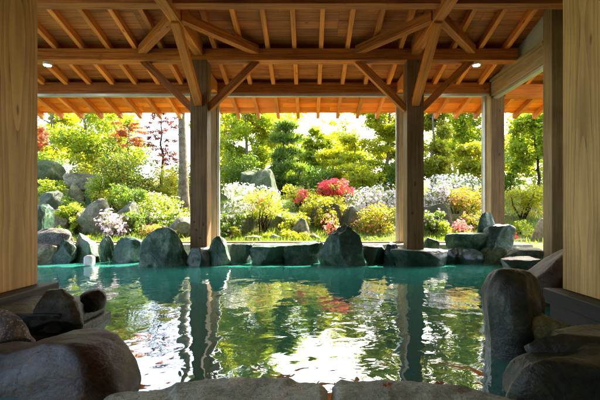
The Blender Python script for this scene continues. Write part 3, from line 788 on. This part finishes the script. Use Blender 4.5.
def tree(name, label, px, Y, crown, leafm, seed, n=4000, size=.11, tr=.09, nb=26, bs=(.22, .36), lean=0, bark='bark', kind='leaf',
         group=None, cat='tree', flat=.75, wob=.12, depth=.9, trunk_top=.78, bow=None):
    rng = np.random.default_rng(seed); r = random.Random(seed); n = int(n*(1.0 if kind == 'pine' else 2.5)); size *= (1 if kind == 'pine' else .88)
    x0, x1, yt, yb = crown
    X0, X1, Z1, Z0 = Xat(x0, Y), Xat(x1, Y), Zat(yt, Y), Zat(yb, Y)
    cx, cz, rx, rz_ = (X0+X1)/2, (Z0+Z1)/2, (X1-X0)/2, (Z1-Z0)/2; ry = rx*depth
    bx = Xat(px, Y); g = ground_z(bx, Y)
    root = empty(name, (bx, Y, g), label, cat, group)
    # trunk
    top = Vector((bx+(cx-bx)*.6+lean, Y, Z0+(Z1-Z0)*trunk_top)); p0 = Vector((bx, Y, g-.15))
    pts, rad = [], []
    for i in range(9):
        f = i/8; p = p0.lerp(top, f)+Vector((r.uniform(-1, 1)*wob*f*(1-f)*2, r.uniform(-1, 1)*wob*f*(1-f)*2, 0))
        if bow: p.x += bow*math.sin(f*math.pi)
        pts.append(p); rad.append(tr*(1.25-.25*min(1, f*6))*(1-.78*f))
    blobs = []
    for i in range(nb):
        a = r.uniform(0, 2*math.pi); q = r.uniform(.05, 1)**.6*.78; h_ = r.uniform(-.82, .82)
        wv = math.sqrt(max(.12, 1-h_*h_))
        if kind == 'pine':
            lv = i % 6; h_ = -.9+lv*.36+r.uniform(-.14, .14); wv = (.8, 1.0, .95, .85, .75, .5)[lv]*r.uniform(.7, 1.1)
        s = r.uniform(*bs)
        blobs.append((cx+rx*q*math.cos(a)*wv, Y+ry*q*math.sin(a)*wv, cz+rz_*h_, rx*s, ry*s, (rz_*s*.24 if kind == 'pine' else min(rx, rz_)*s*flat)))
    parts = [tube(pts, rad, 10)]
    for b in blobs:
        c = Vector(b[:3])
        f = min(.97, max(.25, (c.z-.35*abs(c.x-bx)-p0.z)/(top.z-p0.z)))
        k = f*8; i = min(7, int(k)); s = pts[i].lerp(pts[i+1], k-i)
        rr = max(.010, .42*(rad[i]+(rad[i+1]-rad[i])*(k-i)))
        m1 = s.lerp(c, .5)+Vector((r.uniform(-.06, .06), r.uniform(-.06, .06), r.uniform(0, .12)))
        parts.append(tube([s, m1, c], [rr, rr*.62, max(.006, rr*.25)], 6))
    V, F = merge(parts); mesh_obj('trunk', V, F, M[bark], parent=root, smooth=True)
    if kind == 'pine':
        pos, d = blob_points(blobs, n//9, rng, .3)
        quads_obj('crown', needle_quads(pos, d, size, rng, wid=max(.012, Y*.0016)), leafm, parent=root)
    else:
        pos, d = blob_points(blobs, n, rng, .25)
        quads_obj('crown', leaf_quads(pos, size, rng, out=d*.5), leafm, parent=root)
    return root

GT = 'trees in the garden behind the bath'
# left bay
tree('broadleaf_tree', 'slim green tree behind the waterfall rocks at left', 83, 12.5, (36, 140, 30, 172), L['bright'], 11, 7600, .11, .075, group=GT)
tree('broadleaf_tree', 'green tree partly hidden by the left pillar', 55, 14, (4, 84, 30, 172), L['maple'], 12, 6000, .12, .09, group=GT)
tree('maple_tree', 'orange maple just showing beside the left pillar', 34, 11, (10, 50, 124, 156), L['orange'], 13, 800, .09, .05, nb=14, group=GT)
tree('maple_tree', 'orange red maple above the big speckled green bush', 128, 12.6, (102, 156, 120, 150), L['orange'], 14, 1300, .08, .05, nb=34, flat=.4, bs=(.12, .24), group=GT)
tree('maple_tree', 'dark red sparse maple left of the tall bare trunk', 161, 14, (138, 186, 96, 180), L['red'], 15, 1500, .085, .06, nb=60, flat=.5, bark='darkbark', group=GT, bs=(.10, .2))
tree('tall_tree', 'tall tree with thick grey trunk right beside the left post', 184.5, 9.6, (118, 236, -60, 114), L['bright'], 16, 6600, .11, .13, nb=26, wob=.04, group=GT, trunk_top=.7)
tree('broadleaf_tree', 'far green tree filling the gap left of the orange maple', 105, 18, (64, 146, 104, 190), L['bright'], 17, 4600, .15, .10, group=GT)
# middle bay
tree('slender_tree', 'tall thin light green tree right of the left post', 245, 14, (214, 284, 50, 180), L['bright'], 21, 5600, .11, .075, nb=44, bark='bark', group=GT, bs=(.16, .3))
tree('pine_tree', 'layered dark pine left of centre', 281, 12.6, (262, 308, 124, 184), L['pine'], 22, 13000, .17, .07, nb=26, kind='pine', bark='darkbark', group=GT, bs=(.25, .5))
tree('broadleaf_tree', 'yellow green tree glowing between the two pines', 262, 16, (216, 318, 90, 198), L['maple'], 23, 8000, .14, .10, group=GT, nb=34)
tree('broadleaf_tree', 'tall fresh green tree close behind the left post', 226, 17, (190, 264, 20, 190), L['bright'], 28, 7200, .14, .10, group=GT, nb=34)
tree('broadleaf_tree', 'light green tree behind the brilliant red azalea', 306, 15, (282, 334, 120, 190), L['bright'], 24, 5200, .12, .08, group=GT)
tree('maple_tree', 'wide lime green maple right of centre with open gaps', 352, 13.2, (306, 408, 130, 194), L['maple'], 25, 8600, .10, .08, nb=48, flat=.5, group=GT, bs=(.18, .3))
tree('maple_tree', 'tall lime green maple left of the right post', 386, 13.6, (352, 430, 60, 192), L['maple'], 26, 11000, .105, .085, nb=60, flat=.6, group=GT, bs=(.18, .32))
tree('broadleaf_tree', 'far pale green tree behind the wide lime maple', 330, 20, (292, 384, 132, 196), L['bright'], 27, 4600, .16, .12, group=GT)
tree('broadleaf_tree', 'airy sparse young tree against the bright sky gap', 344, 15.5, (308, 384, 106, 160), L['maple'], 29, 1500, .09, .05, nb=50, group=GT, bs=(.08, .16))
# right bay
tree('conifer_tree', 'olive feathery conifer right of the right post', 433, 12.2, (406, 460, 80, 190), L['olive'], 31, 7000, .10, .07, nb=40, group=GT, bs=(.2, .34))
tree('broadleaf_tree', 'tall fresh green tree left of the corner post', 470, 14.5, (430, 512, 40, 184), L['bright'], 32, 9000, .125, .11, nb=44, group=GT)
tree('broadleaf_tree', 'small golden green tree behind the orange azalea', 478, 11.2, (450, 508, 142, 194), L['yellow'], 33, 3400, .09, .05, nb=26, group=GT)
tree('crooked_tree', 'crooked leaning tree framed by the right side window', 532, 10.6, (496, 566, 106, 182), L['bright'], 34, 5200, .10, .05, nb=30, bark='darkbark', group=GT, bow=.16)
tree('broadleaf_tree', 'green tree behind the crooked leaning tree', 545, 15, (494, 606, 70, 186), L['maple'], 35, 6200, .14, .10, group=GT, nb=40)
# far row
far = [(0, 24, (-40, 60, 110, 190), 'dark', 'far dark tree behind the left pillar edge'),
       (120, 25, (84, 150, 132, 196), 'dark', 'far dark green tree low behind the orange maple'),
       (205, 24, (182, 236, 116, 196), 'mid', 'far green tree behind the left post'),
       (285, 26, (252, 318, 120, 196), 'bright', 'far bright green tree behind the layered pine'),
       (400, 24, (372, 432, 118, 196), 'mid', 'far green tree behind the right post'),
       (455, 26, (424, 486, 116, 196), 'bright', 'far bright green tree between right post and corner post'),
       (512, 25, (484, 545, 116, 196), 'bright', 'far bright tree behind the corner post'),
       (345, 28, (312, 384, 150, 200), 'bright', 'far low green tree under the bright sky gap')]
for i, (px, Y, c, lm, lab) in enumerate(far):
    tree('far_tree', lab, px, Y, c, L[lm], 70+i, 3000, .20, .14, group='distant trees beyond the garden', nb=24)

GS = 'shrubs in the garden'
shrub('bush', 'big green bush speckled with orange leaves at left', 'bush', (94, 158, 140, 202), 10.4, L['dotted'], 41, 5200, .075, nb=30, group=GS)
shrub('bush', 'rounded olive bush below the dark red maple', 'bush', (142, 188, 164, 204), 10.8, L['olive'], 42, 3600, .06, nb=24, group=GS)
shrub('bush', 'bright green bush beside the tall bare trunk', 'bush', (168, 200, 160, 200), 11.6, L['bright'], 43, 1800, .08, group=GS)
shrub('bush', 'yellow green bush above the waterfall capstone', 'bush', (66, 110, 150, 182), 11.6, L['yellow'], 44, 1900, .075, group=GS)
shrub('bush', 'low yellow green ground bush beside the left pillar', 'bush', (34, 72, 178, 196), 10.2, L['bright'], 45, 1500, .06, group=GS)
shrub('bush', 'low yellow bush right of the waterfall rocks', 'bush', (88, 128, 188, 208), 9.6, L['yellow'], 46, 1500, .06, group=GS)
shrub('bush', 'leafy green bush above the wide grey green boulder at left', 'bush', (104, 152, 184, 212), 9.3, L['mid'], 146, 2000, .065, nb=20, group=GS)
shrub('bush', 'light green bush between capstone rocks and speckled bush', 'bush', (84, 118, 172, 204), 9.9, L['bright'], 147, 1700, .065, nb=18, group=GS)
shrub('bush', 'low green bush right of the tilted grey boulder', 'bush', (60, 90, 196, 214), 9.2, L['mid'], 148, 900, .06, nb=12, group=GS)
shrub('bush', 'small lime tuft of leaves on the pale ledge rock', 'bush', (69, 82, 216, 232), 8.0, L['bright'], 47, 260, .06, nb=6, group=GS)
shrub('azalea', 'low azalea sprinkled with white flowers left of the left post', 'azalea', (126, 200, 190, 226), 9.2, L['bright'], 48, 3200, .055, L['f_white'], 260, .055, nb=22, group=GS, ftop=.2)
shrub('azalea', 'pale lilac azalea spilling over the left rim', 'azalea', (98, 132, 209, 238), 7.75, L['mid'], 49, 500, .05, L['f_lilac'], 330, .06, nb=12, group=GS)
shrub('azalea', 'low dusky pink azalea behind the arched rim rock', 'azalea', (136, 164, 221, 238), 7.9, L['olive'], 50, 500, .045, L['f_pink'], 70, .04, nb=10, group=GS)
shrub('azalea', 'large white azalea right of the left post', 'azalea', (216, 282, 182, 220), 9.2, L['mid'], 51, 2400, .055, L['f_white'], 850, .07, nb=44, group=GS, ftop=.2, fpatch=18, loose=True)
shrub('small_tree', 'slender shrub with orange pink blossom on a thin bare trunk', 'shrub', (238, 288, 186, 222), 8.3, L['bright'], 52, 1400, .06, L['f_orange'], 90, .05, nb=32, group=GS, fpatch=6, base=.22, loose=True)
shrub('bush', 'round clipped dark green bush in the middle', 'bush', (252, 302, 199, 222), 9.3, L['mid'], 53, 3000, .04, nb=26, group=GS)
shrub('bush', 'yellow bush with sparse leaves beside the red azalea', 'bush', (278, 318, 182, 206), 10.2, L['yellow'], 54, 1500, .07, group=GS)
shrub('azalea', 'brilliant red azalea right of centre', 'azalea', (306, 366, 178, 202), 9.8, L['mid'], 55, 1300, .055, L['f_red'], 720, .075, nb=34, group=GS, ftop=.3, fpatch=12, loose=True)
shrub('azalea', 'small coral red azalea clump left of the brilliant red one', 'azalea', (294, 310, 186, 206), 9.5, L['yellow'], 56, 300, .05, L['f_red'], 130, .065, nb=8, group=GS, ftop=.2)
shrub('bush', 'glowing yellow green bush below the brilliant red azalea', 'bush', (292, 358, 193, 220), 9.2, L['yellow'], 57, 2600, .065, L['f_orange'], 30, .05, nb=40, group=GS, loose=True)
shrub('azalea', 'white and mauve azalea left of the right post', 'azalea', (338, 412, 181, 216), 9.6, L['mid'], 58, 1800, .055, L['f_mauve'], 640, .07, nb=44, group=GS, ftop=.2, fpatch=18, loose=True)
shrub('bush', 'golden orange bush before the white and mauve azalea', 'bush', (348, 404, 200, 242), 8.5, L['gold'], 59, 2600, .06, L['f_pink'], 60, .055, nb=40, group=GS, fpatch=5, loose=True)
shrub('azalea', 'small coral pink azalea beside the big pointed rim rock', 'azalea', (322, 344, 214, 236), 8.0, L['yellow'], 60, 240, .05, L['f_pink'], 120, .06, nb=8, group=GS)
shrub('grass_clump', 'lime yellow clump of leaves on the kerb in the middle', 'plant', (276, 316, 226, 246), 7.6, L['yellow'], 61, 900, .07, nb=14, group=GS, stems=False)
shrub('grass_clump', 'small lime plant with a red bloom right of the left post', 'plant', (219, 243, 224, 246), 7.6, L['bright'], 62, 420, .07, L['f_orange'], 26, .05, nb=9, group=GS, fpatch=2)
shrub('azalea', 'wide white azalea between right post and corner post', 'azalea', (424, 486, 172, 196), 10.2, L['mid'], 63, 1700, .055, L['f_white'], 620, .07, nb=40, group=GS, ftop=.25, loose=True)
shrub('azalea', 'pale mauve azalea close to the right post', 'azalea', (420, 456, 182, 214), 9.2, L['mid'], 64, 900, .055, L['f_mauve'], 380, .065, nb=28, group=GS, loose=True)
shrub('azalea', 'orange azalea with golden leaves left of the corner post', 'azalea', (446, 496, 184, 216), 9.2, L['gold'], 65, 2200, .06, L['f_orange'], 150, .055, nb=22, group=GS, ftop=.35, fpatch=6)
shrub('azalea', 'low pink azalea behind the flat topped rim rock', 'azalea', (449, 472, 220, 236), 7.9, L['mid'], 66, 260, .045, L['f_pink'], 190, .055, nb=9, group=GS)
shrub('grass_clump', 'upright green clump behind the foot of the right post', 'plant', (432, 452, 221, 246), 7.8, L['bright'], 67, 420, .07, nb=9, group=GS, stems=False)
shrub('bush', 'golden bush seen low in the right side window', 'bush', (496, 552, 182, 218), 9.4, L['yellow'], 68, 2600, .065, nb=20, group=GS)
shrub('bush', 'small leafy green plant at the right side window', 'bush', (514, 534, 216, 248), 7.9, L['bright'], 69, 520, .06, nb=12, group=GS)
shrub('azalea', 'tiny red azalea behind the corner post foot', 'azalea', (504, 518, 230, 246), 7.7, L['mid'], 70, 120, .045, L['f_red'], 70, .05, nb=6, group=GS)
low = [(52, 226, 'mid', 'low green tuft on the bank behind the speckled rock'), (96, 234, 'bright', 'low lime tuft behind the squarish pale topped rock'),
       (150, 236, 'mid', 'low green tuft left of the arched rim rock'), (178, 228, 'bright', 'lime tuft left of the left post foot'),
       (222, 232, 'mid', 'green tuft beside the small lime plant'), (262, 232, 'bright', 'lime tuft behind the low pale slanting rock'),
       (300, 234, 'mid', 'green tuft behind the long low rim rock'), (352, 238, 'bright', 'lime tuft right of the big pointed rim rock'),
       (374, 236, 'mid', 'green tuft below the golden orange bush'), (418, 238, 'mid', 'green tuft hidden behind the right post'),
       (462, 228, 'bright', 'lime tuft behind the flat topped rock'), (496, 232, 'mid', 'green tuft beside the upright five sided rock')]
for i, (px, py, lm, lab) in enumerate(low):
    Y = 7.5+.12*(i % 4); hw = 10+3*(i % 3)
    shrub('grass_clump', lab, 'plant', (px-hw, px+hw, py, 246), Y, L[lm], 300+i, 420, .075, nb=9, group='low tufts on the bank behind the kerb', stems=False)
for lab, box, Y, lm, sd, fl, nf in [
    ('leafy bush half covering the grey boulders behind the lilac azalea', (118, 150, 208, 236), 8.1, 'mid', 331, None, 0),
    ('spreading bush covering the flat ledge rock at left', (52, 84, 200, 220), 8.4, 'bright', 332, None, 0),
    ('low spreading bush across the grey boulder under the white azalea', (214, 246, 210, 238), 7.9, 'mid', 333, 'f_white', 40),
    ('small spreading bush over the low boulder right of the thin trunks', (278, 312, 208, 234), 8.3, 'bright', 334, 'f_pink', 30),
    ('leafy bush over the blocky boulder below the yellow green bush', (312, 340, 206, 232), 8.6, 'yellow', 335, 'f_pink', 24),
    ('green bush spilling over the broad boulder by the right post', (418, 450, 208, 234), 8.1, 'mid', 336, 'f_lilac', 50),
    ('low golden bush below the orange azalea', (458, 496, 208, 234), 8.4, 'gold', 337, 'f_pink', 20),
    ('leafy green bush above the low rocks left of the left post', (150, 192, 208, 232), 8.5, 'mid', 338, 'f_white', 50)]:
    shrub('bush', lab, 'bush', box, Y, L[lm], sd, 1100, .06, L[fl] if fl else None, nf, .055, nb=26, group=GS, loose=True)
GH = 'background bushes under the trees'
for i, (x0, x1, yt, yb, Y, lm, lab) in enumerate([
    (216, 262, 150, 200, 13, 'mid', 'green background bush right of the left post'),
    (256, 306, 160, 205, 13.5, 'dark', 'dark background bush under the layered pine'),
    (300, 340, 164, 200, 12.5, 'dark', 'dark background bush behind the brilliant red azalea'),
    (334, 384, 162, 196, 12, 'maple', 'lime background bush under the wide maple'),
    (376, 424, 158, 196, 12.5, 'mid', 'green background bush behind the right post'),
    (424, 468, 158, 190, 13, 'olive', 'olive background bush below the feathery conifer'),
    (484, 524, 150, 200, 12.5, 'mid', 'green background bush behind the corner post'),
    (516, 572, 156, 204, 12.5, 'bright', 'bright background bush at the right side window'),
    (20, 70, 150, 184, 13.5, 'dark', 'dark background bush above the left dark boulder'),
    (100, 150, 160, 200, 14, 'mid', 'green background bush behind the speckled bush'),
    (160, 214, 172, 206, 13, 'dark', 'dark low background bush behind the tall trunk')]):
    shrub('background_bush', lab, 'bush', (x0, x1, yt, yb), Y, L[lm], 90+i, 2400, .085, nb=20, group=GH)

# grass over the garden bank
def grass():
    rng = np.random.default_rng(5); n = 70000
    y = 7.1+rng.uniform(0, 1, n)**1.5*8; x = rng.uniform(-1, 1, n)*(y*.85)+0
    z = np.array([ground_z(a, b) for a, b in zip(x, y)])
    pos = np.stack([x, y, z], 1)
    keep = np.sin(x*1.9+np.sin(y*1.3))*np.sin(y*2.3)+rng.normal(size=n)*.4 > -.25
    pos = pos[keep]; n = len(pos)
    a = unit(rng.normal(size=(n, 3))*.35+np.array([0, 0, 1.0])); ln = rng.uniform(.03, .12, (n, 1))
    s = unit(np.cross(a, rng.normal(size=(n, 3))))*.007
    o = quads_obj('grass', np.stack([pos-s, pos+s, pos+a*ln+s*.2, pos+a*ln-s*.2], 1), L['mid'])
    tag(o, 'short bright grass and ground cover on the garden slope', 'grass', kind='stuff')
grass()
